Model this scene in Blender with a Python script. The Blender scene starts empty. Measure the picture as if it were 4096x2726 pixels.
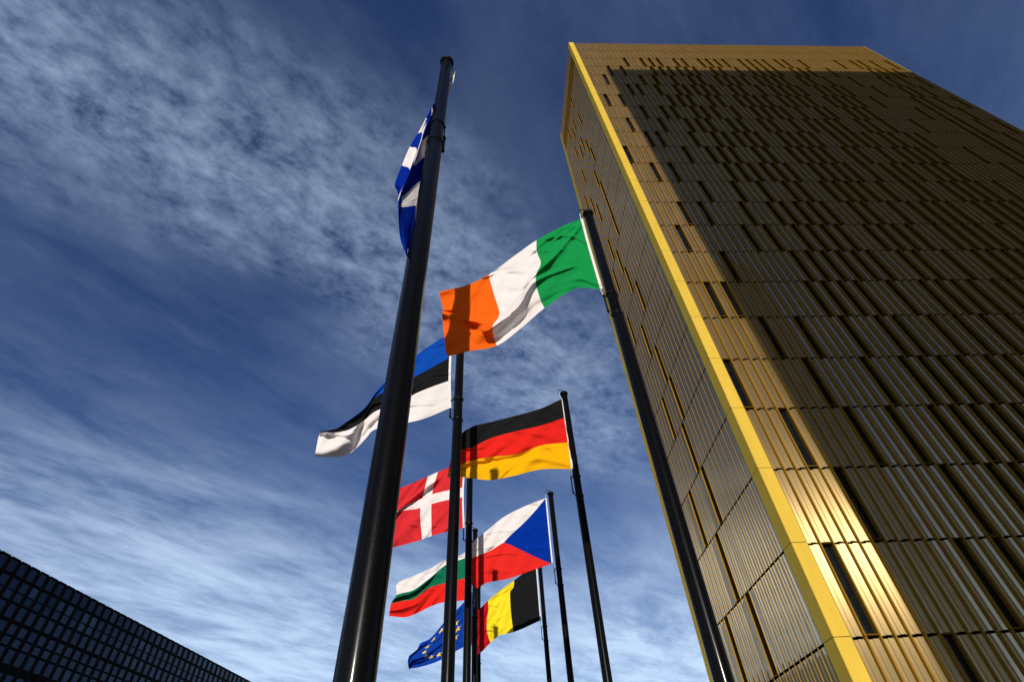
import bpy, math, random
from mathutils import Vector, Matrix
random.seed(7)
R = math.radians
scene = bpy.context.scene
col = scene.collection

# ------------------------------------------------------------------ camera
FOC, PITCH, ROLL, PSI = 18.0436, R(45.7984), R(-3.7031), R(3.9525)
W, H = 4096.0, 2726.0
FPX = FOC / 36.0 * W
CAM = Vector((0.0, 0.0, 1.5))
cp, sp = math.cos(PITCH), math.sin(PITCH)
cr, sr = math.cos(ROLL), math.sin(ROLL)
fwd = Vector((0, cp, sp)); up0 = Vector((0, -sp, cp)); ri0 = Vector((1, 0, 0))
RI = cr * ri0 + sr * up0
UP = -sr * ri0 + cr * up0
cam_d = bpy.data.cameras.new('camera'); cam = bpy.data.objects.new('camera', cam_d); col.objects.link(cam)
cam_d.sensor_width = 36.0; cam_d.lens = FOC; cam_d.clip_end = 20000.0; cam_d.clip_start = 0.05
m3 = Matrix((RI, UP, -fwd)).transposed()
cam.matrix_world = Matrix.Translation(CAM) @ m3.to_4x4()
scene.camera = cam

def ray(x, y):
    d = RI * ((x - W / 2) / FPX) - UP * ((y - H / 2) / FPX) + fwd
    return d.normalized()
def project(P):
    q = P - CAM
    z = q.dot(fwd)
    return (W / 2 + FPX * q.dot(RI) / z, H / 2 - FPX * q.dot(UP) / z)

EX = Vector((math.cos(PSI), math.sin(PSI), 0)); EY = Vector((-math.sin(PSI), math.cos(PSI), 0)); EZ = Vector((0, 0, 1))

# ------------------------------------------------------------------ helpers
def tag(o, label=None, cat=None, group=None, kind=None):
    if label: o['label'] = label
    if cat: o['category'] = cat
    if group: o['group'] = group
    if kind: o['kind'] = kind
    return o
def empty(name, loc):
    o = bpy.data.objects.new(name, None); o.location = loc; o.empty_display_size = 0.3; col.objects.link(o); return o

class MB:
    def __init__(self):
        self.v = []; self.f = []; self.m = []; self.tint = {}
    def quad(self, a, b, c, d, mi=0):
        n = len(self.v); self.v += [tuple(a), tuple(b), tuple(c), tuple(d)]; self.f.append((n, n + 1, n + 2, n + 3)); self.m.append(mi)
    def box(self, o, a, b, c, mi=0):
        """box from corner o along vectors a, b, c"""
        p = [o, o + a, o + a + b, o + b, o + c, o + a + c, o + a + b + c, o + b + c]
        n = len(self.v); self.v += [tuple(x) for x in p]
        if a.cross(b).dot(c) > 0:
            fs = [(0, 3, 2, 1), (4, 5, 6, 7), (0, 1, 5, 4), (1, 2, 6, 5), (2, 3, 7, 6), (3, 0, 4, 7)]
        else:
            fs = [(0, 1, 2, 3), (4, 7, 6, 5), (0, 4, 5, 1), (1, 5, 6, 2), (2, 6, 7, 3), (3, 7, 4, 0)]
        for q in fs:
            self.f.append(tuple(n + i for i in q)); self.m.append(mi)
    def lathe(self, base, prof, seg=28, mi=0):
        n = len(self.v)
        for r, z in prof:
            for k in range(seg):
                a = 2 * math.pi * k / seg
                self.v.append((base.x + r * math.cos(a), base.y + r * math.sin(a), base.z + z))
        for i in range(len(prof) - 1):
            for k in range(seg):
                k2 = (k + 1) % seg
                self.f.append((n + i * seg + k, n + i * seg + k2, n + (i + 1) * seg + k2, n + (i + 1) * seg + k)); self.m.append(mi)
    def tube(self, pts, r, seg=10, mi=0):
        n = len(self.v); L = len(pts)
        for i, p in enumerate(pts):
            t = (pts[min(i + 1, L - 1)] - pts[max(i - 1, 0)]).normalized()
            a = t.cross(Vector((0.31, 0.87, 0.12))); a.normalize(); b = t.cross(a)
            rr = r[i] if isinstance(r, (list, tuple)) else r
            for k in range(seg):
                an = 2 * math.pi * k / seg
                self.v.append(tuple(p + a * (rr * math.cos(an)) + b * (rr * math.sin(an))))
        for i in range(L - 1):
            for k in range(seg):
                k2 = (k + 1) % seg
                self.f.append((n + i * seg + k, n + i * seg + k2, n + (i + 1) * seg + k2, n + (i + 1) * seg + k)); self.m.append(mi)
        self.f.append(tuple(n + k for k in reversed(range(seg)))); self.m.append(mi)
        self.f.append(tuple(n + (L - 1) * seg + k for k in range(seg))); self.m.append(mi)
    def build(self, name, mats, parent=None, smooth=False):
        me = bpy.data.meshes.new(name)
        org = parent.location.copy() if parent is not None else Vector((0, 0, 0))
        pp = parent
        while pp is not None and pp.parent is not None:
            pp = pp.parent; org += pp.location
        vv = [(x - org.x, y - org.y, z - org.z) for x, y, z in self.v]
        me.from_pydata(vv, [], self.f)
        if not isinstance(mats, (list, tuple)): mats = [mats]
        for m in mats: me.materials.append(m)
        me.polygons.foreach_set('material_index', self.m)
        if smooth: me.polygons.foreach_set('use_smooth', [True] * len(self.f))
        if self.tint:
            ta = me.attributes.new('tint', 'FLOAT', 'FACE'); ta.data.foreach_set('value', [self.tint.get(i, 0.0) for i in range(len(self.f))])
        me.update()
        o = bpy.data.objects.new(name, me); col.objects.link(o)
        if parent is not None: o.parent = parent
        return o

# ------------------------------------------------------------------ materials
def mat(name):
    m = bpy.data.materials.new(name); m.use_nodes = True
    nt = m.node_tree; b = nt.nodes['Principled BSDF']
    return m, nt, b
def N(nt, typ, **kw):
    n = nt.nodes.new(typ)
    for k, v in kw.items(): setattr(n, k, v)
    return n
def lk(nt, a, b): nt.links.new(a, b)
def mapr(nt, val, a0, a1, b0, b1):
    n = N(nt, 'ShaderNodeMapRange'); lk(nt, val, n.inputs[0])
    for i, x in zip((1, 2, 3, 4), (a0, a1, b0, b1)): n.inputs[i].default_value = x
    return n.outputs[0]
def mth(nt, op, a, b=None):
    n = N(nt, 'ShaderNodeMath', operation=op)
    for i, x in enumerate((a, b)):
        if x is None: continue
        if isinstance(x, (int, float)): n.inputs[i].default_value = x
        else: lk(nt, x, n.inputs[i])
    return n.outputs[0]

def gold(name, base, gloss_col, gloss, rough, vary=0.12, aniso=0.0, broad=0.0, broad_col=None):
    """anodised metal: a matte coloured lobe, a clear mirror lobe and a broad sheen lobe, with oil-canning bump"""
    m, nt, b = mat(name); nt.nodes.remove(b)
    out = nt.nodes['Material Output']
    tc = N(nt, 'ShaderNodeTexCoord')
    mp = N(nt, 'ShaderNodeMapping'); mp.inputs['Scale'].default_value = (1.3, 1.3, 0.35); lk(nt, tc.outputs['Object'], mp.inputs[0])
    ns = N(nt, 'ShaderNodeTexNoise'); ns.inputs['Scale'].default_value = 1.2; ns.inputs['Detail'].default_value = 5; lk(nt, mp.outputs[0], ns.inputs[0])
    at = N(nt, 'ShaderNodeAttribute', attribute_name='tint')
    v = mth(nt, 'ADD', mapr(nt, ns.outputs[0], 0.3, 0.7, 1 - vary, 1 + vary), at.outputs['Fac'])
    hsv = N(nt, 'ShaderNodeHueSaturation'); hsv.inputs['Color'].default_value = (*base, 1); lk(nt, v, hsv.inputs['Value'])
    df = N(nt, 'ShaderNodeBsdfDiffuse'); df.inputs['Roughness'].default_value = 0.4; lk(nt, hsv.outputs[0], df.inputs['Color'])
    ns2 = N(nt, 'ShaderNodeTexNoise'); ns2.inputs['Scale'].default_value = 0.9; ns2.inputs['Detail'].default_value = 2; lk(nt, tc.outputs['Object'], ns2.inputs[0])
    bp = N(nt, 'ShaderNodeBump'); bp.inputs['Strength'].default_value = 0.12; bp.inputs['Distance'].default_value = 0.05; lk(nt, ns2.outputs[0], bp.inputs['Height'])
    gl = N(nt, 'ShaderNodeBsdfAnisotropic'); gl.inputs['Color'].default_value = (*gloss_col, 1); gl.inputs['Roughness'].default_value = rough
    lk(nt, bp.outputs[0], gl.inputs['Normal'])
    mx = N(nt, 'ShaderNodeMixShader'); mx.inputs[0].default_value = gloss
    lk(nt, df.outputs[0], mx.inputs[1]); lk(nt, gl.outputs[0], mx.inputs[2])
    last = mx
    if broad > 0:
        g2 = N(nt, 'ShaderNodeBsdfAnisotropic'); g2.inputs['Color'].default_value = (*(broad_col or gloss_col), 1); g2.inputs['Roughness'].default_value = 0.42
        g2.inputs['Anisotropy'].default_value = aniso
        tg = N(nt, 'ShaderNodeTangent', direction_type='RADIAL', axis='Z'); lk(nt, tg.outputs[0], g2.inputs['Tangent'])
        m2 = N(nt, 'ShaderNodeMixShader'); m2.inputs[0].default_value = broad
        lk(nt, mx.outputs[0], m2.inputs[1]); lk(nt, g2.outputs[0], m2.inputs[2]); last = m2
    lk(nt, last.outputs[0], out.inputs['Surface'])
    return m

M_PANEL = gold('gold_panel', (0.27, 0.19, 0.085), (0.66, 0.56, 0.42), 0.46, 0.05, 0.085, -0.75, 0.20, (1.0, 0.74, 0.34))
M_FRAME = gold('gold_frame', (0.31, 0.165, 0.017), (0.9, 0.7, 0.3), 0.02, 0.25, 0.05)
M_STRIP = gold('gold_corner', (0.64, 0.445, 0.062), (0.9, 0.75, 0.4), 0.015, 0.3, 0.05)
M_REVEAL = gold('bronze_reveal', (0.15, 0.082, 0.012), (0.8, 0.55, 0.2), 0.03, 0.25, 0.1)
def plain(name, c, rough=0.6, metallic=0.0, spec=0.5, coat=0.0, ior=None):
    m, nt, b = mat(name)
    b.inputs['Base Color'].default_value = (*c, 1); b.inputs['Roughness'].default_value = rough
    b.inputs['Metallic'].default_value = metallic; b.inputs['Specular IOR Level'].default_value = spec
    b.inputs['Coat Weight'].default_value = coat
    if ior: b.inputs['IOR'].default_value = ior
    return m
M_DARK = plain('dark_core', (0.012, 0.009, 0.005), 0.9, spec=0.1)
M_GLASS = plain('window_glass', (0.004, 0.006, 0.009), 0.02, ior=2.0)
def black_paint():
    m, nt, b = mat('black_pole_paint')
    tc = N(nt, 'ShaderNodeTexCoord')
    ns = N(nt, 'ShaderNodeTexNoise'); ns.inputs['Scale'].default_value = 60; ns.inputs['Detail'].default_value = 4; lk(nt, tc.outputs['Object'], ns.inputs[0])
    lk(nt, mapr(nt, ns.outputs[0], 0.3, 0.7, 0.24, 0.34), b.inputs['Roughness']); b.inputs['Coat Weight'].default_value = 0.20; b.inputs['Coat Roughness'].default_value = 0.11; b.inputs['Coat IOR'].default_value = 1.4
    b.inputs['Base Color'].default_value = (0.0028, 0.0028, 0.003, 1)
    b.inputs['Specular IOR Level'].default_value = 0.05
    return m
M_BLACK = black_paint()
M_BLACK2 = plain('black_fitting', (0.004, 0.004, 0.004), 0.45, spec=0.1)
M_CORD = plain('white_cord', (0.62, 0.61, 0.6), 0.8)

# ------------------------------------------------------------------ tower
S = 4.0                                    # metres per storey
TC = Vector((3.10619, 6.03535, 0)) * S     # near corner in plan
TOPZ = 23.52619 * S + CAM.z
NR = 24; NM = 77; NL = 22
WF = 12.54; WL = 3.87; SF = 0.195; SL = 0.21
WINS = {2: [10, 14, 16, 18, 22, 24, 28, 30, 32, 34, 38, 40, 42, 44, 47, 49, 53, 62, 66, 68, 71, 75], 3: [5, 8, 15, 17, 19, 21, 23, 25, 29, 31, 35, 38, 40, 42, 44, 48, 50, 52, 57, 67, 69, 71, 73], 4: [3, 11, 14, 18, 22, 24, 28, 30, 32, 34, 37, 39, 41, 43, 47, 49, 53, 59, 66, 68, 71, 75], 5: [7, 9, 13, 17, 19, 21, 23, 25, 29, 31, 35, 38, 40, 42, 44, 48, 50, 52, 54, 61, 67, 69, 72], 6: [1, 4, 14, 16, 18, 22, 24, 28, 30, 32, 34, 37, 39, 41, 43, 47, 49, 51, 53, 57, 66, 68, 71, 75], 7: [7, 11, 13, 17, 19, 21, 25, 29, 31, 33, 35, 38, 42, 44, 48, 50, 52, 63, 66, 68, 72], 8: [3, 9, 14, 16, 18, 22, 24, 28, 30, 34, 37, 39, 41, 43, 47, 49, 52, 58, 66, 68, 71, 75], 9: [5, 7, 13, 17, 19, 21, 23, 25, 29, 31, 33, 35, 39, 41, 43, 45, 48, 50, 53, 55, 66, 68, 72], 10: [0, 10, 14, 16, 18, 22, 24, 28, 30, 32, 34, 38, 40, 44, 47, 49, 51, 53, 60, 66, 68], 11: [3, 6, 15, 17, 19, 21, 23, 25, 29, 31, 33, 35, 38, 41, 43, 45, 48, 50, 52, 62], 12: [9, 14, 18, 22, 24, 28, 30, 32, 34, 37, 41, 43, 47, 49, 51, 53, 56], 13: [4, 7, 13, 17, 19, 21, 23, 25, 29, 31, 35, 38, 40, 42, 44, 48, 50, 52, 54], 14: [2, 11, 14, 18, 20, 22, 24, 28, 30, 32, 34, 38, 40, 42, 44, 47, 50], 15: [6, 15, 17, 19, 21, 23, 25, 29, 31, 35, 39, 41, 43, 45], 16: [2, 4, 14, 16, 18, 20, 24, 28, 30, 32, 34, 37, 39], 17: [6, 10, 15, 19, 21, 25, 28, 31, 34], 18: [0, 8, 14, 18, 20, 22, 24, 27, 29], 19: [3, 9, 13, 17, 19, 21, 23, 25], 20: [5, 14, 18, 20], 21: [1, 11, 14], 22: [6]}
WINL = [(8, 2), (16, 2), (11, 3), (13, 3), (7, 4), (15, 4), (10, 5), (12, 5), (8, 6), (15, 6), (7, 7), (18, 7), (9, 8), (15, 8), (8, 9), (13, 9), (8, 10), (8, 11), (13, 11), (11, 12), (15, 12), (10, 13), (8, 14), (15, 14), (11, 15), (9, 16), (8, 17), (9, 18), (8, 19), (13, 19), (10, 20), (8, 21), (12, 17), (14, 21)]

rngp = random.Random(21)
def face(P0, du, dn, width, nm, strip, winset, corners, clad_mb, win_list, band=None, rstrip=None, deep=(0.165, 0.085), fw=0.034):
    """one storey-by-storey facade. P0 top corner, du along the face, dn outward."""
    if rstrip is None: rstrip = strip
    mw = (width - strip - rstrip) / nm * S
    D1, D2 = deep
    def P(x, d, z): return P0 + du * x - dn * d - EZ * z
    g = 0.014
    def fr(x0, x1, z0, z1, d):      # front sheet facing outward
        clad_mb.quad(P(x0, d, z1), P(x1, d, z1), P(x1, d, z0), P(x0, d, z0), 0)
    for r in range(NR):
        z0 = r * S + g; z1 = (r + 1) * S - g
        if r == NR - 1: z1 = TOPZ
        for xs, corner_mb in zip((0.0, width * S - rstrip * S), corners):
            o = P(xs, 0.0, z1)
            corner_mb.box(o - dn * 0.05, du * (strip if xs == 0.0 else rstrip) * S, dn * 0.05, EZ * (z1 - z0))
        for k in range(nm):
            x0 = strip * S + k * mw; x1 = x0 + mw
            gj = 0.004
            # two frame posts of this module (2 mm apart from the neighbour's)
            fdep = 0.06 if (k, r) in winset else D1 + .03
            clad_mb.box(P(x0 + gj, fdep, z1), du * (fw - gj), dn * fdep, EZ * (z1 - z0), 1)
            clad_mb.box(P(x1 - fw, fdep, z1), du * (fw - gj), dn * fdep, EZ * (z1 - z0), 1)
            if (k, r) in winset:
                if band is not None: clad_mb.box(P(x0 + gj + .002, 0.0, z1 - .05), du * (fw - gj - .004), dn * .030, EZ * (z1 - z0 - .10), 1)
                win_list.append((P0, du, dn, x0 + fw, x1 - fw, z0, z1)); continue
            a, b_ = x0 + fw, x1 - fw
            zt, zb = z0 + 0.085, z1 - 0.004
            # folded sheet: two flats and a step
            w_ = b_ - a
            if band is not None and r == band:
                # open louvres: four deep blades
                for q in range(4):
                    xa = a + w_ * (q + 0.35) / 4
                    clad_mb.box(P(xa, 0.30, zb), du * 0.03, dn * 0.27, EZ * (zb - zt), 2)
                continue
            xs = [a, a + w_ * .015, a + w_ * .45, a + w_ * .485, a + w_ * .90, a + w_ * .925, b_]
            jt = rngp.uniform(-.10, .10) * (1 if rngp.random() < .35 else .4); ja, jb = rngp.uniform(-.004, .004), rngp.uniform(-.004, .004)
            f0 = len(clad_mb.f)
            ds = [D1, D1, D1 + .02, D2, D2 + .01, D1, D1]
            for i in range(len(xs) - 1):
                clad_mb.quad(P(xs[i], ds[i] + ja, zb), P(xs[i + 1], ds[i + 1] + ja, zb), P(xs[i + 1], ds[i + 1] + jb, zt), P(xs[i], ds[i] + jb, zt), 0)
            for fi in range(f0, len(clad_mb.f)): clad_mb.tint[fi] = jt

tower = empty('office_tower', Vector((TC.x, TC.y, 0)))
tag(tower, 'tall gold clad office tower at the right with a bright sunlit corner strip', 'office tower', 'twin gold towers')
cA, cB, cC, cD = MB(), MB(), MB(), MB()
clad_f, clad_l, clad_r, clad_b = MB(), MB(), MB(), MB()
wins = []
P_A = Vector((TC.x, TC.y, TOPZ))
P_B = P_A + EX * (WF * S)
P_D = P_A + EY * (WL * S)
P_C = P_B + EY * (WL * S)
wf = set((k, r) for r, ks in WINS.items() for k in ks)
face(P_A, EX, -EY, WF, NM, SF, wf, (cA, cB), clad_f, wins, rstrip=.02)
nfront = len(wins)
face(P_D, -EY, -EX, WL, NL, SL, set((NL - 1 - k, r) for k, r in WINL), (cD, cA), clad_l, wins, band=1, deep=(0.026, 0.012), fw=0.012)
dummy = []
face(P_B, EY, EX, WL, NL, SL, set(), (cB, cC), clad_r, dummy, band=1, deep=(0.026, 0.012), fw=0.012)
face(P_C, -EX, EY, WF, NM, SF, set(), (cC, cD), clad_b, dummy)
for c_ in (cA, cB, cC, cD): c_.build('corner_strip', M_STRIP, tower)
clad_f.build('front_cladding', [M_PANEL, M_FRAME, M_REVEAL], tower)
clad_l.build('side_cladding', [M_PANEL, M_FRAME, M_REVEAL], tower)
clad_r.build('side_cladding', [M_PANEL, M_FRAME, M_REVEAL], tower)
clad_b.build('rear_cladding', [M_PANEL, M_FRAME, M_REVEAL], tower)
core = MB(); ci = 0.36
core.box(Vector((TC.x, TC.y, 0)) + EX * ci + EY * ci, EX * (WF * S - 2 * ci), EY * (WL * S - 2 * ci), EZ * (TOPZ - 0.3))
# dark backing behind the cassette joints
core.box(Vector((TC.x, TC.y, 0)) + EX * 0.14 + EY * 0.14, EX * 0.55, EY * 0.55, EZ * (TOPZ - 0.25))
core.box(Vector((TC.x, TC.y, 0)) + EX * (WF * S - 0.69) + EY * 0.14, EX * 0.55, EY * 0.55, EZ * (TOPZ - 0.25))
core.build('core_wall', M_DARK, tower)
rf = MB(); rf.box(Vector((TC.x, TC.y, TOPZ - 0.2)) + EX * 0.2 + EY * 0.2, EX * (WF * S - 0.4), EY * (WL * S - 0.4), EZ * 0.1)
rf.build('roof', M_REVEAL, tower)

def area(w):
    P0, du, dn, x0, x1, z0, z1 = w
    c = [P0 + du * x - EZ * z for x, z in ((x0, z0), (x1, z0), (x1, z1), (x0, z1))]
    for p in c:
        if (p - CAM).dot(fwd) < 1: return 0
    q = [project(p) for p in c]
    mx = sum(a for a, _ in q) / 4; my = sum(b for _, b in q) / 4
    if not (0 < mx < W and 0 < my < H): return 0
    return abs(sum(q[i][0] * q[(i + 1) % 4][1] - q[(i + 1) % 4][0] * q[i][1] for i in range(4))) / 2
def win_geo(w, fr_mb, gl_mb, rng):
    P0, du, dn, x0, x1, z0, z1 = w
    def P(x, d, z): return P0 + du * x - dn * d - EZ * z
    dep = 0.30
    fr_mb.box(P(x0 - .028, dep + .05, z1), du * .026, dn * (dep - .012), EZ * (z1 - z0))         # jambs
    fr_mb.box(P(x1 + .002, dep + .05, z1), du * .026, dn * (dep - .012), EZ * (z1 - z0))
    fr_mb.box(P(x0, dep, z0 + 0.05), du * (x1 - x0), dn * (dep - 0.03), EZ * 0.05)             # head
    fr_mb.box(P(x0, dep, z1), du * (x1 - x0), dn * (dep - 0.005), EZ * 0.05)                     # sill
    zs = z0 + (z1 - z0) * 0.62
    fr_mb.box(P(x0, dep, zs), du * (x1 - x0), dn * 0.02, EZ * 0.05, 1)                           # transom
    fr_mb.box(P(x0, dep, z1 - 0.05), du * 0.03, dn * 0.04, EZ * (z1 - z0 - 0.1), 1)
    fr_mb.box(P(x1 - 0.03, dep, z1 - 0.05), du * 0.03, dn * 0.04, EZ * (z1 - z0 - 0.1), 1)
    for za, zb in ((z0 + 0.05, zs - 0.05), (zs, z1 - 0.05)):
        t1, t2 = rng.uniform(-.004, .004), rng.uniform(-.004, .004)
        d0 = dep - 0.012
        gl_mb.quad(P(x0, d0 + t1, zb), P(x1, d0 - t1, zb), P(x1, d0 - t1 + t2, za), P(x0, d0 + t1 + t2, za))
rng = random.Random(3)
order = sorted(range(len(wins)), key=lambda i: -area(wins[i]))
front_big = order[:100]; rest = order[100:]
for i in front_big:
    f_, g_ = MB(), MB(); win_geo(wins[i], f_, g_, rng)
    fo = f_.build('window', [M_REVEAL, M_DARK], tower); g_.build('pane', M_GLASS, fo)
f_, g_ = MB(), MB()
for i in rest: win_geo(wins[i], f_, g_, rng)
fo = f_.build('window', [M_REVEAL, M_DARK], tower); tag(fo, kind='stuff')
go = g_.build('pane', M_GLASS, fo); tag(go, kind='stuff')

# twin tower standing behind the viewer (it throws the big shadow and is mirrored in the facade)
def copy_tree(o, parent=None):
    c = o.copy(); col.objects.link(c)
    if parent is not None: c.parent = parent
    for ch in o.children: copy_tree(ch, c)
    return c
twin = copy_tree(tower)
U0 = TC.dot(EX); V0 = TC.dot(EY)
GAP = 10.30 * S
tu = 3.58 * S + WF * S; tv = V0 - GAP
twin.location = EX * tu + EY * tv + EZ * 0.35
twin.rotation_euler = (0, 0, math.pi)
# rotate about own base: local mesh axes are world axes, so a half turn keeps EX/EY aligned
tag(twin, 'second gold office tower, mirrored dimly as a brown patch in the facade of the first', 'office tower', 'twin gold towers')

# ------------------------------------------------------------------ dark glass building on the left
pB = 1.5
azB = R(4.1036)
dB = Vector((math.sin(azB), math.cos(azB), 0)); nB = Vector((dB.y, -dB.x, 0))   # nB points to the viewer side (+x)
OB = CAM - nB * (pB / 0.0236)
def BP(a, d, z): return OB + dB * (a * pB) - nB * d + EZ * (z * pB)
bld = empty('glass_building', OB + dB * (50 * pB) - EZ * CAM.z)
tag(bld, 'long low dark building with a grid of bluish panes at the lower left', 'building')
ROWS = [(18.58, 17.73), (17.51, 16.80), (16.72, 16.16), (15.98, 15.11), (14.85, 14.20), (14.07, 13.55), (13.39, 12.52), (11.93, 11.1), (10.9, 10.2), (10.1, 9.5), (9.3, 8.4)]
A0, A1 = 27, 92
zbot = -CAM.z / pB
M_BFRAME = plain('black_steel', (0.003, 0.0025, 0.0025), 0.6, spec=0.04)
def pane_mat():
    m, nt, b = mat('blue_glass')
    b.inputs['Base Color'].default_value = (0.004, 0.008, 0.018, 1); b.inputs['Roughness'].default_value = 0.04; b.inputs['IOR'].default_value = 1.42; b.inputs['Specular Tint'].default_value = (.30, .52, 1, 1)
    at = N(nt, 'ShaderNodeAttribute', attribute_name='tint')
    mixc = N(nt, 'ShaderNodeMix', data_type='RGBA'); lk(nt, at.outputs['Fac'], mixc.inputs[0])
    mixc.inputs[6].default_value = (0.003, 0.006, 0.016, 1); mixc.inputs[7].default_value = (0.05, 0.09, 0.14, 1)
    lk(nt, mixc.outputs[2], b.inputs['Base Color'])
    return m
M_BPANE = pane_mat()
fb = MB()
for k in range(A0, A1 + 1):
    a = k + 0.92
    fb.box(BP(a - 0.145, 0.35, zbot), dB * (0.29 * pB), nB * 0.35, EZ * ((18.62 - zbot) * pB))
edges = [18.62] + [z for r_ in ROWS for z in r_] + [zbot]
fb.box(BP(A0, 0.12, 18.58), dB * ((A1 - A0 + 1.5) * pB), nB * 0.09, EZ * (0.035 * pB))
for i in range(1, len(edges) - 1, 2):
    pass
for i in range(len(ROWS)):
    zt = ROWS[i][1]; zb = ROWS[i + 1][0] if i + 1 < len(ROWS) else zbot
    fb.box(BP(A0, 0.11, zb), dB * ((A1 - A0 + 1.5) * pB), nB * 0.055, EZ * ((zt - zb) * pB))
fb.build('facade_frame', M_BFRAME, bld)
for k in range(1):
    cb = MB()
    for q in range(A0, A1):
        a = q + 0.92
        cb.box(BP(a + 0.075, 0.9, 18.615), dB * (0.85 * pB), nB * 0.93, EZ * (0.10 * pB))
    cb.build('coping', M_BFRAME, bld)
bb = MB(); bb.box(BP(A0, 22, zbot), dB * ((A1 - A0 + 1.5) * pB), nB * 21.6, EZ * ((18.5 - zbot) * pB)); bb.build('core_wall', M_DARK, bld)
panes = []
for q in range(A0, A1):
    for r_, (zt, zb) in enumerate(ROWS):
        a = q + 0.92 + 0.155; b_ = q + 1.92 - 0.155
        panes.append((a, b_, zt, zb, r_, q))
def parea(p):
    a, b_, zt, zb, r_, q = p
    c = [project(BP(x, .2, z)) for x, z in ((a, zt), (b_, zt), (b_, zb), (a, zb))]
    mx = sum(x for x, _ in c) / 4; my = sum(y for _, y in c) / 4
    if not (-20 < mx < W and -20 < my < H + 20): return 0
    return abs(sum(c[i][0] * c[(i + 1) % 4][1] - c[(i + 1) % 4][0] * c[i][1] for i in range(4))) / 2
panes.sort(key=lambda p: -parea(p))
rngb = random.Random(11)
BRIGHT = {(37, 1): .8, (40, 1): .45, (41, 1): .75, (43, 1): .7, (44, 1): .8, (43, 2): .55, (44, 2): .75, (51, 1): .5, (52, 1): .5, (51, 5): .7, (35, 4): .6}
def pane_into(mb, p, tints):
    a, b_, zt, zb, r_, q = p
    t1, t2 = rngb.uniform(-.006, .006), rngb.uniform(-.01, .01)
    d = 0.085
    mb.quad(BP(a, d + t1, zb), BP(b_, d - t1, zb), BP(b_, d - t1 + t2, zt), BP(a, d + t1 + t2, zt))
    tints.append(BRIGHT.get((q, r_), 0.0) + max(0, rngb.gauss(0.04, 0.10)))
def pane_obj(mb, tints):
    o = mb.build('pane', M_BPANE, bld)
    at = o.data.attributes.new('tint', 'FLOAT', 'FACE'); at.data.foreach_set('value', tints)
    return o
for p in panes[:100]:
    mb, tt = MB(), []; pane_into(mb, p, tt); pane_obj(mb, tt)
mb, tt = MB(), []
for p in panes[100:]: pane_into(mb, p, tt)
tag(pane_obj(mb, tt), kind='stuff')

# ------------------------------------------------------------------ flagpoles
HP = 8.0
def uv(u, v, z=0.0): return EX * u + EY * v + EZ * z
POLES = {'gr': (-.51, 2.24), 'ee': (-.515, 6.92), 'dk': (-.49, 11.45), 'bg': (-.50, 16.5), 'eu': (-.49, 21.3),
         'ir': (1.80, 4.64), 'de': (1.83, 9.52), 'cz': (1.86, 14.24), 'be': (1.80, 19.0)}
PLAB = {'gr': 'nearest and thickest black flagpole, its blue and white flag half hidden behind it',
        'ee': 'black flagpole carrying the blue, black and white banded flag',
        'dk': 'black flagpole carrying the red flag with a white cross',
        'bg': 'thin black flagpole carrying the white, green and red banded flag',
        'eu': 'thinnest black flagpole at the far end, carrying the flag with gold stars',
        'ir': 'black flagpole in front of the gold tower, carrying the green, white and orange flag',
        'de': 'black flagpole carrying the black, red and gold banded flag',
        'cz': 'black flagpole with a curved hook carrying the flag with a blue wedge',
        'be': 'thin black flagpole carrying the black, yellow and red upright banded flag'}
RP = 0.0745
def pole_base(k):
    u, v = POLES[k]; p = uv(u, v); return Vector((p.x, p.y, 0))
ARM = {k: (-EX * 0.97 - EY * 0.25) for k in POLES}
ARM['gr'] = (EX * 0.55 + EY * 0.83)
for k in POLES: ARM[k] = ARM[k].normalized()
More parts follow.
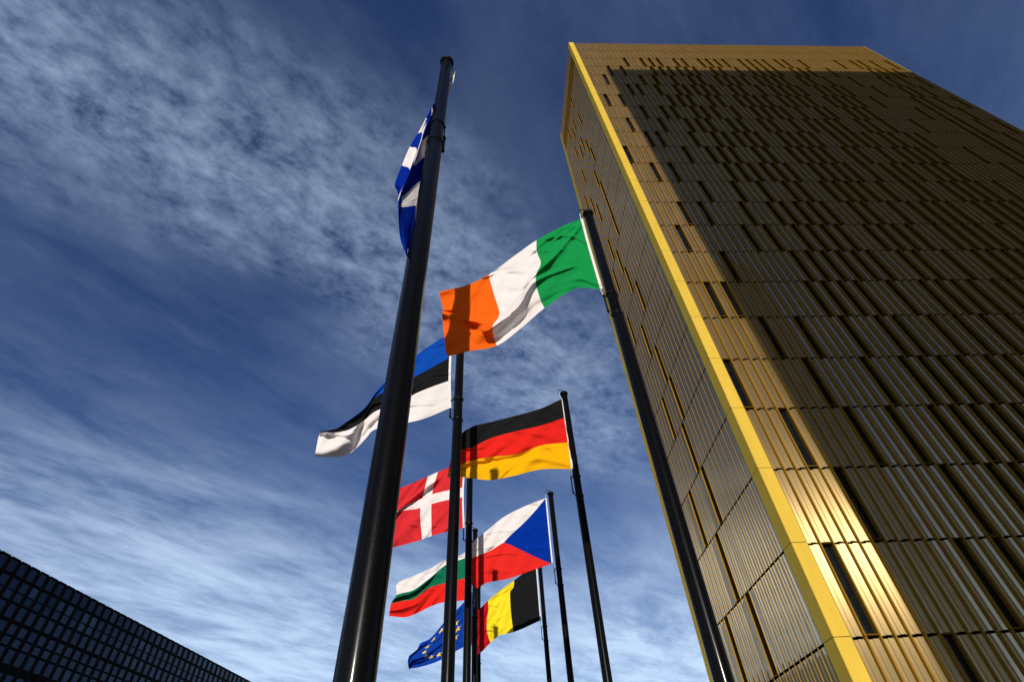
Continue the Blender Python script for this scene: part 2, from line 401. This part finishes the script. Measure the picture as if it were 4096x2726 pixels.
def build_pole(k):
    b = pole_base(k); top = CAM.z + HP; a = ARM[k]
    root = empty('flagpole', b); tag(root, PLAB[k], 'flagpole', 'black flagpoles in two rows')
    m = MB(); z1 = CAM.z + 5.26; z2 = CAM.z + 5.70
    m.lathe(b, [(RP + .004, 0), (RP + .004, z1 - .012), (RP + .001, z1 - .004), (RP + .001, z1 + .004), (RP, z1 + 0.02), (RP, top - 0.05), (RP * .9, top - 0.045)], 40)
    m.build('shaft', M_BLACK, root, True)
    m = MB(); m.lathe(b, [(RP + .02, 0.0), (RP + .10, 0.0), (RP + .10, .03), (RP + .02, .035)], 32); m.build('base_plate', M_BLACK2, root, True)
    for z in (z1, z2):
        m = MB(); m.lathe(b, [(RP + .001, z - .016), (RP + .008, z - .012), (RP + .009, z + .012), (RP + .001, z + .016)], 40)
        m.box(b + EZ * (z - .02) + EX * (RP + .004), EX * .014, EY * .022, EZ * .035)
        m.build('ring', M_BLACK2, root, False)
    m = MB()
    prof = [(RP - .004, top - .085), (RP + .016, top - .08), (RP + .020, top - .05), (RP + .018, top - .030), (RP + .006, top - .012), (RP * .7, top + .008), (RP * .3, top + .016), (.001, top + .018)]
    m.lathe(b, prof, 40); m.build('cap', M_BLACK2, root, True)
    # hook arm
    m = MB(); pts = []
    for i in range(13):
        t = i / 12
        an = math.pi * t
        pts.append(b + a * (0.03 + .125 * (1 - math.cos(an)) / 2) + EZ * (top + .005 + .085 * math.sin(an) - .05 * t))
    pts.append(pts[-1] - EZ * .05)
    m.tube(pts, .0085, 8); m.build('hook', M_BLACK2, root, True)
    # counterweight tube on the flag side
    m = MB(); c = b + a * (RP + .055)
    m.tube([c + EZ * (z2 - .03), c + EZ * (z2 - .10), c + EZ * (z1 + .10), c + EZ * (z1 + .02)], [.008, .013, .013, .008], 10)
    for z in (z2 - .06, z1 + .06):
        m.tube([c + EZ * (z - .012), c + EZ * (z + .012)], .019, 10)
    m.build('counterweight', M_BLACK2, root, False)
    m = MB()
    side = a.cross(EZ)
    for zc, zp in ((z2 - .02, z2), (z1 + .04, z1)):
        for s in (-1, 1):
            m.tube([c + EZ * zc, b + a * (RP * .75) + side * (s * RP * .68) + EZ * zp], .006, 6)
    m.build('stay', M_BLACK2, root, False)
    return root
for k in POLES: build_pole(k)

# ------------------------------------------------------------------ flags
def catmull(vals, x):
    """vals: list of (param, Vector-like tuple); piecewise cubic hermite, finite differences"""
    n = len(vals)
    if x <= vals[0][0]: i = 0
    elif x >= vals[-1][0]: i = n - 2
    else:
        i = max(j for j in range(n - 1) if vals[j][0] <= x)
    t0, t1 = vals[i][0], vals[i + 1][0]; h = t1 - t0; u = (x - t0) / h
    p0, p1 = vals[i][1], vals[i + 1][1]
    def tang(j):
        if j == 0: return tuple((b - a) / (vals[1][0] - vals[0][0]) for a, b in zip(vals[0][1], vals[1][1]))
        if j == n - 1: return tuple((b - a) / (vals[-1][0] - vals[-2][0]) for a, b in zip(vals[-2][1], vals[-1][1]))
        d0 = vals[j][0] - vals[j - 1][0]; d1 = vals[j + 1][0] - vals[j][0]
        return tuple(((b - a) / d0 * d1 + (c - b) / d1 * d0) / (d0 + d1) for a, b, c in zip(vals[j - 1][1], vals[j][1], vals[j + 1][1]))
    m0, m1 = tang(i), tang(i + 1)
    h00 = 2 * u ** 3 - 3 * u ** 2 + 1; h10 = u ** 3 - 2 * u ** 2 + u; h01 = -2 * u ** 3 + 3 * u ** 2; h11 = u ** 3 - u ** 2
    return tuple(h00 * a + h10 * h * c + h01 * b + h11 * h * d for a, b, c, d in zip(p0, p1, m0, m1))

def cloth(name, c, bump=0.35, sc=1.0):
    m, nt, b = mat(name); nt.nodes.remove(b); out = nt.nodes['Material Output']
    uvn = N(nt, 'ShaderNodeUVMap')
    mp = N(nt, 'ShaderNodeMapping'); mp.inputs['Scale'].default_value = (2.2 * sc, 7 * sc, 1); mp.inputs['Rotation'].default_value = (0, 0, R(24)); lk(nt, uvn.outputs[0], mp.inputs[0])
    ns = N(nt, 'ShaderNodeTexNoise'); ns.inputs['Scale'].default_value = 2.0; ns.inputs['Detail'].default_value = 5; ns.inputs['Roughness'].default_value = 0.5; ns.inputs['Distortion'].default_value = 0.5
    lk(nt, mp.outputs[0], ns.inputs[0])
    wv = N(nt, 'ShaderNodeTexNoise'); wv.inputs['Scale'].default_value = 420; lk(nt, uvn.outputs[0], wv.inputs[0])
    hsum = mth(nt, 'ADD', ns.outputs[0], mth(nt, 'MULTIPLY', wv.outputs[0], 0.012))
    bp = N(nt, 'ShaderNodeBump'); bp.inputs['Strength'].default_value = bump; bp.inputs['Distance'].default_value = 0.06; lk(nt, hsum, bp.inputs['Height'])
    df = N(nt, 'ShaderNodeBsdfDiffuse'); tr = N(nt, 'ShaderNodeBsdfTranslucent')
    for s_ in (df, tr): lk(nt, bp.outputs[0], s_.inputs['Normal'])
    if callable(c):
        co = c(nt, uvn)
        lk(nt, co, df.inputs['Color']); lk(nt, co, tr.inputs['Color'])
    else:
        df.inputs['Color'].default_value = (*c, 1); tr.inputs['Color'].default_value = (*c, 1)
    mx = N(nt, 'ShaderNodeMixShader'); mx.inputs[0].default_value = 0.16
    lk(nt, df.outputs[0], mx.inputs[1]); lk(nt, tr.outputs[0], mx.inputs[2]); lk(nt, mx.outputs[0], out.inputs['Surface'])
    return m
WHITE = cloth('white_cloth', (0.7224, 0.6804, 0.672))
BLACKC = cloth('black_cloth', (0.01176, 0.01176, 0.0126))
GREEN_IE = cloth('green_cloth', (0.0084, 0.2436, 0.0588))
ORANGE = cloth('orange_cloth', (0.7728, 0.1134, 0.0084))
BLUE_EE = cloth('bright_blue_cloth', (0.00504, 0.0588, 0.3528))
RED = cloth('red_cloth', (0.672, 0.01848, 0.01344))
GOLDC = cloth('golden_cloth', (0.798, 0.3948, 0.00504))
RED_DK = cloth('crimson_cloth', (0.5712, 0.02688, 0.0336))
BLUE_CZ = cloth('royal_blue_cloth', (0.00252, 0.02688, 0.252))
GREEN_BG = cloth('sea_green_cloth', (0.00672, 0.1428, 0.0714))
YELLOW = cloth('yellow_cloth', (0.798, 0.6468, 0.021))
DRED = cloth('dark_red_cloth', (0.462, 0.0084, 0.01512))
BLUE_EU = cloth('deep_blue_cloth', (0.00504, 0.042, 0.3024))
BLUE_GR = cloth('navy_blue_cloth', (0.00252, 0.01848, 0.2352), 0.2)
STAR = cloth('gold_star_cloth', (0.798, 0.5544, 0.1008))
def cz_color(nt, uvn):
    sx = N(nt, 'ShaderNodeSeparateXYZ'); lk(nt, uvn.outputs[0], sx.inputs[0])
    s, t = sx.outputs[0], sx.outputs[1]
    e = mth(nt, 'ADD', mth(nt, 'MULTIPLY', s, 2.0), mth(nt, 'ABSOLUTE', mth(nt, 'SUBTRACT', mth(nt, 'MULTIPLY', t, 2.0), 1.0)))
    tri = mth(nt, 'LESS_THAN', e, 1.0)
    low = mth(nt, 'GREATER_THAN', t, 0.5)
    m1 = N(nt, 'ShaderNodeMix', data_type='RGBA'); lk(nt, low, m1.inputs[0]); m1.inputs[6].default_value = (0.72, 0.68, 0.67, 1); m1.inputs[7].default_value = (0.67, 0.022, 0.017, 1)
    m2 = N(nt, 'ShaderNodeMix', data_type='RGBA'); lk(nt, tri, m2.inputs[0]); lk(nt, m1.outputs[2], m2.inputs[6]); m2.inputs[7].default_value = (0.002, 0.027, 0.28, 1)
    return m2.outputs[2]
CZ = cloth('wedge_cloth', cz_color)

def hoist_px(k, n=4, off=0.155, z0=7.83, z1=5.87):
    b = pole_base(k) + ARM[k] * off
    return [project(Vector((b.x, b.y, CAM.z + z0 + (z1 - z0) * i / (n - 1)))) for i in range(n)]

def flag(k, label, cols, zoom, mats, midx, beta, NS=144, NT=108, amp=0.10, ph=0.0, folds=(), stars=False, hoist_strip=True, depth_fn=None, ripple=1.0, group=None):
    zx, zy, zs = zoom
    C = []
    for s, pts, *rest in cols:
        if pts == 'auto': P = hoist_px(k)
        else: P = [(zx + a * zs, zy + b * zs) for a, b in pts]
        ts = rest[0] if rest else [i / (len(P) - 1) for i in range(len(P))]
        C.append((s, list(zip(ts, P))))
    rc = random.Random(sum(map(ord, k)) * 7)
    folds = list(folds)
    for q in range(0 if k == 'gr' else 20):
        s0 = rc.uniform(-.05, .85); t0 = rc.uniform(.0, 1.0); an = R(rc.uniform(8, 48)); L_ = rc.uniform(.10, .34)
        sg = -1 if rc.random() < .82 else 1
        folds.append((s0, t0, s0 + L_ * math.cos(an), t0 + sg * 1.5 * L_ * math.sin(an), rc.uniform(.008, .026), rc.uniform(-.036, .040)))
    b = pole_base(k) + ARM[k] * 0.155
    wd = (-EX * math.cos(beta) - EY * math.sin(beta)).normalized()
    nrm = Vector((wd.y, -wd.x, 0))
    if nrm.dot(EY) > 0: nrm = -nrm                     # towards the viewer
    den0 = (Vector((b.x, b.y, CAM.z)) - CAM).dot(nrm)
    def imgpos(s, t):
        vals = [(sv, catmull(tp, t)) for sv, tp in C]
        return catmull(vals, s)
    def off(s, t):
        e = min(1.0, s * 3.0)
        o = amp * e * (.55 * math.sin(2 * math.pi * (1.05 * s - .30 * t) + ph) + .30 * math.sin(2 * math.pi * (2.1 * s + .45 * t) + 1.7 + 2 * ph) * s)
        o += ripple * e * (.012 * math.sin(2 * math.pi * (4.3 * s - 2.9 * t) + ph * 3) + .007 * math.sin(2 * math.pi * (7.7 * s + 5.1 * t) + ph) * (0.4 + 0.6 * math.sin(5 * s + 3 * t + ph)))
        for (s0, t0, s1, t1, w, a) in folds:
            dx, dy = s1 - s0, (t1 - t0) / 1.5
            L = math.hypot(dx, dy); px, py = s - s0, (t - t0) / 1.5
            al = (px * dx + py * dy) / L; pe = (-px * dy + py * dx) / L
            if -0.12 < al < L + 0.12:
                fade = min(1, max(0, (al + .12) / .12)) * min(1, max(0, (L + .12 - al) / .12))
                o += a * fade * math.exp(-(pe / w) ** 2)
        return o
    def pos(s, t, lift=0.0):
        x, y = imgpos(s, t)
        d = ray(x, y)
        D = d.dot(nrm)
        base = den0 / D
        e = off(s, t) + lift
        if depth_fn: e += depth_fn(s, t)
        return CAM + d * (base + e / D * (-1 if False else 1) * 1.0 if D != 0 else base)
    mb = MB(); uvs = []
    grid = [[pos(i / NS, j / NT) for i in range(NS + 1)] for j in range(NT + 1)]
    for row in grid: mb.v += [tuple(p) for p in row]
    for j in range(NT):
        for i in range(NS):
            a = j * (NS + 1) + i
            mb.f.append((a, a + NS + 1, a + NS + 2, a + 1)); mb.m.append(midx((i + .5) / NS, (j + .5) / NT))
            for ii, jj in ((i, j), (i, j + 1), (i + 1, j + 1), (i + 1, j)): uvs.append((ii / NS, jj / NT))
    if stars:
        for q in range(12):
            an = 2 * math.pi * q / 12
            sc_, tc_ = .5 + .222 * math.sin(an), .5 - .333 * math.cos(an)
            n0 = len(mb.v); ring = [pos(sc_, tc_, .012)]
            for w in range(10):
                rr = (.072 if w % 2 == 0 else .0285); a2 = math.pi * w / 5
                ring.append(pos(sc_ + rr / 1.5 * math.sin(a2), tc_ - rr * math.cos(a2), .012))
            mb.v += [tuple(p) for p in ring]
            for w in range(10):
                mb.f.append((n0, n0 + 1 + w, n0 + 1 + (w + 1) % 10)); mb.m.append(len(mats) - 1)
                uvs += [(sc_, tc_), (sc_ + .01, tc_), (sc_, tc_ + .01)]
    o = mb.build('flag', mats, None, True)
    ul = o.data.uv_layers.new(name='UVMap')
    ul.data.foreach_set('uv', [x for u_ in uvs for x in u_])
    tag(o, label, 'flag', 'flags flying from the black poles')
    if hoist_strip:
        hm = MB(); n = 30
        L = [pos(0, j / n, 0.0) for j in range(n + 1)]
        for j in range(n):
            p, q = L[j], L[j + 1]
            w = -wd * 0.035
            hm.quad(p + nrm * .012 + w * -0.15, q + nrm * .012 + w * -0.15, q + nrm * .012 + w, p + nrm * .012 + w)
        h = hm.build('hoist_band', M_CORD, o)
        cm = MB(); top = Vector((b.x, b.y, CAM.z + HP - .03)) - ARM[k] * 0.0
        cm.tube([top, L[0]], .006, 6)
        zc = CAM.z + 5.70
        if k != 'gr': cm.tube([L[-1], pole_base(k) + ARM[k] * (RP + .065) + EZ * (zc - .03)], .006, 6)
        cm.build('cord', M_CORD, o)
    return o

thirds_t = lambda s, t: min(2, int(t * 3))
thirds_s = lambda s, t: min(2, int(s * 3))
ZI = (1720, 820, .40176)
flag('ir', 'green, white and orange upright banded flag blown left in front of the sky', [
    (0, [(1500, 140), (1560, 370), (1625, 600), (1695, 838)]),
    (.167, [(1330, 205), (1372, 400), (1420, 620), (1440, 834)]),
    (.333, [(1060, 350), (1064, 460), (1103, 578), (1058, 690), (1060, 800), (1100, 940), (1140, 1025)]),
    (.5, [(830, 512), (850, 700), (880, 900), (890, 1060), (902, 1228)]),
    (.667, [(585, 690), (600, 760), (640, 900), (690, 1085), (625, 1200), (630, 1300), (665, 1398)]),
    (.83, [(370, 795), (400, 950), (420, 1110), (400, 1290), (395, 1452)]),
    (1, [(100, 858), (98, 905), (130, 1035), (120, 1085), (140, 1300), (155, 1440), (175, 1507)])],
    ZI, [GREEN_IE, WHITE, ORANGE], thirds_s, R(1), amp=.10, ph=.4,
    folds=[(.30, .42, .62, .60, .035, .05), (.38, .60, .67, .70, .045, .13), (.44, .90, .67, .93, .06, -.13), (.05, .12, .30, .45, .02, .035), (.02, .92, .14, .86, .02, .03), (.72, .62, 1.0, .5, .03, .045)])
flag('ee', 'blue, black and white level banded flag partly behind the thickest pole', [
    (0, [(1577, 75), (1562, 340), (1555, 580), (1560, 868)]),
    (.25, [(1290, 260), (1270, 500), (1250, 695), (1250, 990)]),
    (.45, [(1010, 480), (1000, 640), (980, 830), (960, 1050)]),
    (.6, [(800, 690), (790, 752), (770, 910), (760, 1100)]),
    (.7, [(680, 862), (665, 885), (650, 1010), (690, 1180)]),
    (.8, [(520, 990), (508, 1000), (500, 1095), (580, 1290)]),
    (.9, [(390, 1078), (375, 1088), (370, 1112), (440, 1370)]),
    (1, [(285, 1160), (250, 1130), (205, 1125), (152, 1372)])],
    (1200, 1300, .3826), [BLUE_EE, BLACKC, WHITE], thirds_t, R(8), amp=.09, ph=2.1,
    folds=[(.76, .72, .99, .95, .05, .13), (.84, .80, .97, .74, .025, -.10), (.92, .5, 1.0, .9, .02, .06), (.66, .62, .8, .99, .03, -.08), (.62, .9, .86, .98, .04, -.08)])
flag('de', 'black, red and gold level banded flag at the middle of the group', [
    (0, [(1197, 590), (1222, 772), (1257, 1008), (1292, 1265)]),
    (.2, [(1000, 680), (1000, 845), (1010, 1035), (1000, 1268)]),
    (.4, [(760, 750), (760, 900), (760, 1120), (760, 1325)]),
    (.6, [(520, 810), (520, 965), (520, 1148), (520, 1370)]),
    (.8, [(320, 865), (320, 1060), (320, 1188), (320, 1352)]),
    (.9, [(230, 930), (225, 1088), (215, 1225), (215, 1340)]),
    (1, [(150, 1120), (125, 1190), (110, 1260), (95, 1345)])],
    (1750, 1350, .4147), [BLACKC, RED, GOLDC], thirds_t, R(11), amp=.09, ph=1.0,
    folds=[(.35, .72, .95, .80, .035, -.10), (.02, .93, .24, .84, .03, .05), (.2, .5, .42, .3, .03, .04)])
ZD = (1520, 1800, .3826)
def dk_idx(s, t): return 1 if (12 / 37 < s < 16 / 37 or 12 / 28 < t < 16 / 28) else 0
flag('dk', 'red flag with a white cross showing between two poles', [
    (0, [(885, 115), (862, 388), (860, 488), (868, 810)], [0, .4286, .5714, 1]),
    (.324, [(605, 225), (545, 460), (538, 560), (540, 893)], [0, .4286, .5714, 1]),
    (.432, [(500, 270), (445, 500), (425, 600), (440, 930)], [0, .4286, .5714, 1]),
    (.7, [(330, 345), (225, 605), (200, 645), (210, 995)], [0, .4286, .5714, 1]),
    (1, [(60, 455), (60, 750), (60, 820), (20, 1045)], [0, .4286, .5714, 1])],
    ZD, [RED_DK, WHITE], dk_idx, R(8), NS=148, NT=112, amp=.08, ph=2.6, folds=[(.34, .20, .85, .48, .03, .09), (.34, .32, .85, .62, .03, -.10), (.45, .7, .8, .95, .05, .06)])
flag('cz', 'white and red flag with a blue wedge at the hoist', [
    (0, [(1730, 500), (1762, 840), (1795, 1183)]),
    (.25, [(1520, 580), (1535, 895), (1562, 1262)]),
    (.5, [(1280, 705), (1295, 962), (1330, 1342)]),
    (.7, [(1120, 835), (1130, 1060), (1110, 1385)]),
    (.85, [(1000, 932), (1000, 1108), (1000, 1435)]),
    (1, [(890, 1050), (885, 1170), (890, 1310)])],
    ZD, [CZ], lambda s, t: 0, R(5), amp=.07, ph=.9, folds=[(.55, .45, .9, .62, .03, -.04)])
ZB = (1500, 2200, .3396)
flag('bg', 'white, green and red level banded flag with a frayed lower corner', [
    (0, 'auto'),
    (.15, [(1060, 15), (1055, 88), (1055, 325), (1050, 582)]),
    (.35, [(830, 110), (830, 172), (830, 382), (820, 605)]),
    (.55, [(640, 215), (640, 330), (640, 440), (650, 660)]),
    (.75, [(440, 305), (440, 470), (445, 575), (470, 748)]),
    (.9, [(320, 352), (320, 500), (310, 595), (330, 785)]),
    (1, [(247, 392), (250, 522), (188, 625), (165, 770)])],
    ZB, [WHITE, GREEN_BG, RED], thirds_t, R(8), amp=.10, ph=3.6,
    folds=[(.55, .36, .98, .46, .04, .11), (.60, .52, .98, .62, .04, -.14), (.72, .8, 1, .85, .04, .10), (.5, .8, .7, .98, .025, -.05)])
flag('eu', 'blue flag with a ring of gold stars and a torn fly edge', [
    (0, 'auto'),
    (.2, [(1050, 605), (1045, 870), (1035, 1140)]),
    (.45, [(830, 825), (805, 1050), (790, 1280)]),
    (.7, [(640, 1040), (598, 1190), (600, 1352)]),
    (.85, [(525, 1100), (490, 1225), (480, 1380)]),
    (.93, [(510, 1150), (440, 1245), (430, 1385)]),
    (1, [(400, 1240), (385, 1310), (400, 1396)])],
    ZB, [BLUE_EU, STAR], lambda s, t: 0, R(8), amp=.10, ph=.2, stars=True, folds=[(.50, .55, 1, .72, .05, .16), (.6, .86, 1, .92, .04, -.10), (.72, .2, .95, .45, .03, -.08), (.3, .1, .6, .4, .03, .06)])
flag('be', 'black, yellow and red upright banded flag lowest in the row', [
    (0, 'auto'),
    (.333, [(1640, 350), (1632, 430), (1595, 480), (1592, 570), (1605, 760), (1630, 960)]),
    (.5, [(1480, 465), (1460, 650), (1450, 850), (1470, 998)]),
    (.667, [(1330, 590), (1335, 690), (1320, 800), (1315, 900), (1330, 1000), (1360, 1085)]),
    (.85, [(1230, 690), (1230, 950), (1240, 1203)]),
    (1, [(1140, 770), (1130, 1000), (1150, 1240)])],
    ZB, [BLACKC, YELLOW, DRED], thirds_s, R(14), amp=.08, ph=1.4, folds=[(.32, .25, .7, .02, .04, -.06)])
# the flag that hangs collapsed behind the nearest pole: two facets of one folded cloth
T9 = [i / 9 for i in range(10)]
def gr_idx(s, t): return 0 if (int(min(8, t * 9)) % 2 == 0 or t * 9 > 6) else 1
flag('gr', 'blue and white striped flag folded behind the nearest pole', [
    (0, [(484, 172), (480, 200), (474, 232), (466, 262), (452, 300), (430, 350), (405, 410), (385, 470), (370, 540), (355, 600)], T9),
    (.3, [(400, 330), (398, 380), (392, 440), (380, 560), (345, 760), (310, 940), (260, 1110), (230, 1280), (205, 1380), (190, 1480)], T9),
    (.55, [(348, 420), (335, 450), (325, 482), (298, 632), (262, 797), (235, 972), (200, 1148), (163, 1330), (155, 1400), (150, 1465)], T9),
    (.74, [(345, 400), (335, 440), (322, 484), (255, 648), (195, 826), (97, 1052), (80, 1110), (86, 1325), (105, 1400), (136, 1465)], T9),
    (.84, [(345, 398), (333, 430), (326, 470), (289, 535), (252, 640), (207, 783), (160, 917), (99, 1050), (92, 1080), (95, 1110)], T9),
    (1, [(341, 392), (336, 402), (325, 425), (285, 500), (226, 614), (166, 711), (106, 850), (54, 991), (72, 1040), (84, 1100)], T9)],
    (1550, 200, .5418), [BLUE_GR, WHITE], gr_idx, R(-16), NS=60, NT=72, amp=.0, ripple=.35, ph=.5,
    depth_fn=lambda s, t: .24 * max(0.0, min(1.0, (s - .52) / .2)) - .14 * max(0.0, min(1.0, (s - .74) / .1)) - .03 * math.sin(s * 9 + t * 5))

# ------------------------------------------------------------------ ground
g = MB(); g.quad(Vector((-4000, -4000, 0)), Vector((4000, -4000, 0)), Vector((4000, 4000, 0)), Vector((-4000, 4000, 0)))
m, nt, b = mat('stone_paving')
tc = N(nt, 'ShaderNodeTexCoord'); br = N(nt, 'ShaderNodeTexBrick'); br.inputs['Scale'].default_value = 1.0
br.inputs['Color1'].default_value = (.075, .072, .068, 1); br.inputs['Color2'].default_value = (.09, .086, .08, 1); br.inputs['Mortar'].default_value = (.04, .04, .04, 1)
br.inputs['Mortar Size'].default_value = 0.008; lk(nt, tc.outputs['Object'], br.inputs[0]); lk(nt, br.outputs[0], b.inputs['Base Color'])
b.inputs['Roughness'].default_value = 0.8
tag(g.build('ground', m), kind='structure')

# ------------------------------------------------------------------ sun and sky
AZ = R(-5.0); EL = R(18.3)
sdir = (EX * math.sin(AZ) - EY * math.cos(AZ)) * math.cos(EL) + EZ * math.sin(EL)     # towards the sun
ld = bpy.data.lights.new('sun', 'SUN'); lo = bpy.data.objects.new('sun', ld); col.objects.link(lo)
ld.energy = 5.0; ld.angle = R(0.53); ld.color = (1.0, 0.93, 0.82)
lo.rotation_euler = sdir.to_track_quat('Z', 'Y').to_euler()
lo.location = (0, -30, 60)

w = bpy.data.worlds.new('World'); scene.world = w; w.use_nodes = True
nt = w.node_tree
for n in list(nt.nodes): nt.nodes.remove(n)
out = N(nt, 'ShaderNodeOutputWorld'); bg = N(nt, 'ShaderNodeBackground'); lk(nt, bg.outputs[0], out.inputs[0])
sky = N(nt, 'ShaderNodeTexSky', sky_type='NISHITA'); sky.sun_disc = False
sky.sun_elevation = EL; sky.sun_rotation = math.atan2(sdir.x, sdir.y); sky.air_density = 1.0; sky.dust_density = 0.25; sky.ozone_density = 2.0; sky.altitude = 300
tc = N(nt, 'ShaderNodeTexCoord'); sx = N(nt, 'ShaderNodeSeparateXYZ'); lk(nt, tc.outputs['Generated'], sx.inputs[0])
zc = mth(nt, 'MAXIMUM', mth(nt, 'ADD', sx.outputs[2], 0.02), 0.03)
px = mth(nt, 'DIVIDE', sx.outputs[0], zc); py = mth(nt, 'DIVIDE', sx.outputs[1], zc)
cv = N(nt, 'ShaderNodeCombineXYZ'); lk(nt, px, cv.inputs[0]); lk(nt, py, cv.inputs[1])
def noise(scale, rot, stretch, detail=8, rough=.6, dist=0.0, loc=(0, 0, 0)):
    mp = N(nt, 'ShaderNodeMapping', vector_type='TEXTURE'); mp.inputs['Rotation'].default_value = (0, 0, rot); mp.inputs['Scale'].default_value = (stretch, 1, 1); mp.inputs['Location'].default_value = loc
    lk(nt, cv.outputs[0], mp.inputs[0])
    n = N(nt, 'ShaderNodeTexNoise'); n.inputs['Scale'].default_value = scale; n.inputs['Detail'].default_value = detail; n.inputs['Roughness'].default_value = rough; n.inputs['Distortion'].default_value = dist
    lk(nt, mp.outputs[0], n.inputs[0]); return n.outputs[0]
nn = mth(nt, 'ADD', mth(nt, 'MULTIPLY', px, -.71), mth(nt, 'MULTIPLY', py, .71))
wob = mth(nt, 'MULTIPLY', mth(nt, 'SUBTRACT', noise(1.6, R(45), 1.6, 3), .5), .9)
nw = mth(nt, 'ADD', nn, wob)
def bump_(x, c, hw):
    d = mth(nt, 'ABSOLUTE', mth(nt, 'SUBTRACT', x, c))
    n = N(nt, 'ShaderNodeMapRange', interpolation_type='SMOOTHSTEP'); lk(nt, d, n.inputs[0])
    for i, v in zip((1, 2, 3, 4), (0, hw, 1, 0)): n.inputs[i].default_value = v
    return n.outputs[0]
band1 = bump_(nw, .64, .44)
fine = noise(9.5, R(48), 1.6, 14, .72, .12)
cells = noise(26.0, R(30), 1.2, 8, .62, .2, (3, 1, 0))
streak = noise(3.4, R(58), 2.3, 12, .66, .2, (1, 4, 0))
puff = mth(nt, 'ADD', mth(nt, 'MULTIPLY', fine, .62), mth(nt, 'MULTIPLY', cells, .38))
alto = mth(nt, 'MULTIPLY', band1, mapr(nt, puff, .37, .65, 0.0, 1))
alto = mth(nt, 'MULTIPLY', alto, mapr(nt, px, -.1, .5, 1, .22))
low = mapr(nt, nw, 1.35, 2.4, .06, .8)
cen = mth(nt, 'MULTIPLY', mapr(nt, py, 1.6, 3.4, 0, .85), mapr(nt, px, -.6, .4, 0, 1))
veil = mth(nt, 'MULTIPLY', mapr(nt, sx.outputs[1], -.3, .1, .35, 1), mth(nt, 'MAXIMUM', low, cen))
veil = mth(nt, 'MAXIMUM', veil, .14)
cirr = mth(nt, 'MULTIPLY', mapr(nt, streak, .38, .68, .08, 1), veil)
hz = mth(nt, 'MULTIPLY', mapr(nt, sx.outputs[2], .14, .50, .66, 0), mapr(nt, noise(1.5, R(70), 2.2, 10, .62), .36, .60, .35, 1))
cl = mth(nt, 'MINIMUM', mth(nt, 'ADD', mth(nt, 'ADD', mth(nt, 'MULTIPLY', alto, .86), cirr), hz), .95)
STR = 0.078
hsv = N(nt, 'ShaderNodeHueSaturation'); hsv.inputs['Saturation'].default_value = 1.24; hsv.inputs['Hue'].default_value = 0.520; hsv.inputs['Value'].default_value = 1.10; lk(nt, sky.outputs[0], hsv.inputs['Color'])
ccol = N(nt, 'ShaderNodeMix', data_type='RGBA')
lk(nt, mapr(nt, sx.outputs[2], .15, .85, 1, 0), ccol.inputs[0])
ccol.inputs[6].default_value = (4.0, 5.2, 7.6, 1); ccol.inputs[7].default_value = (8.6, 11.2, 15.0, 1)
mix = N(nt, 'ShaderNodeMix', data_type='RGBA'); lk(nt, cl, mix.inputs[0]); lk(nt, hsv.outputs[0], mix.inputs[6]); lk(nt, ccol.outputs[2], mix.inputs[7])
lk(nt, mix.outputs[2], bg.inputs[0]); bg.inputs[1].default_value = STR

scene.view_settings.view_transform = 'Standard'; scene.view_settings.look = 'None'; scene.view_settings.exposure = -0.10; scene.view_settings.gamma = 1.0
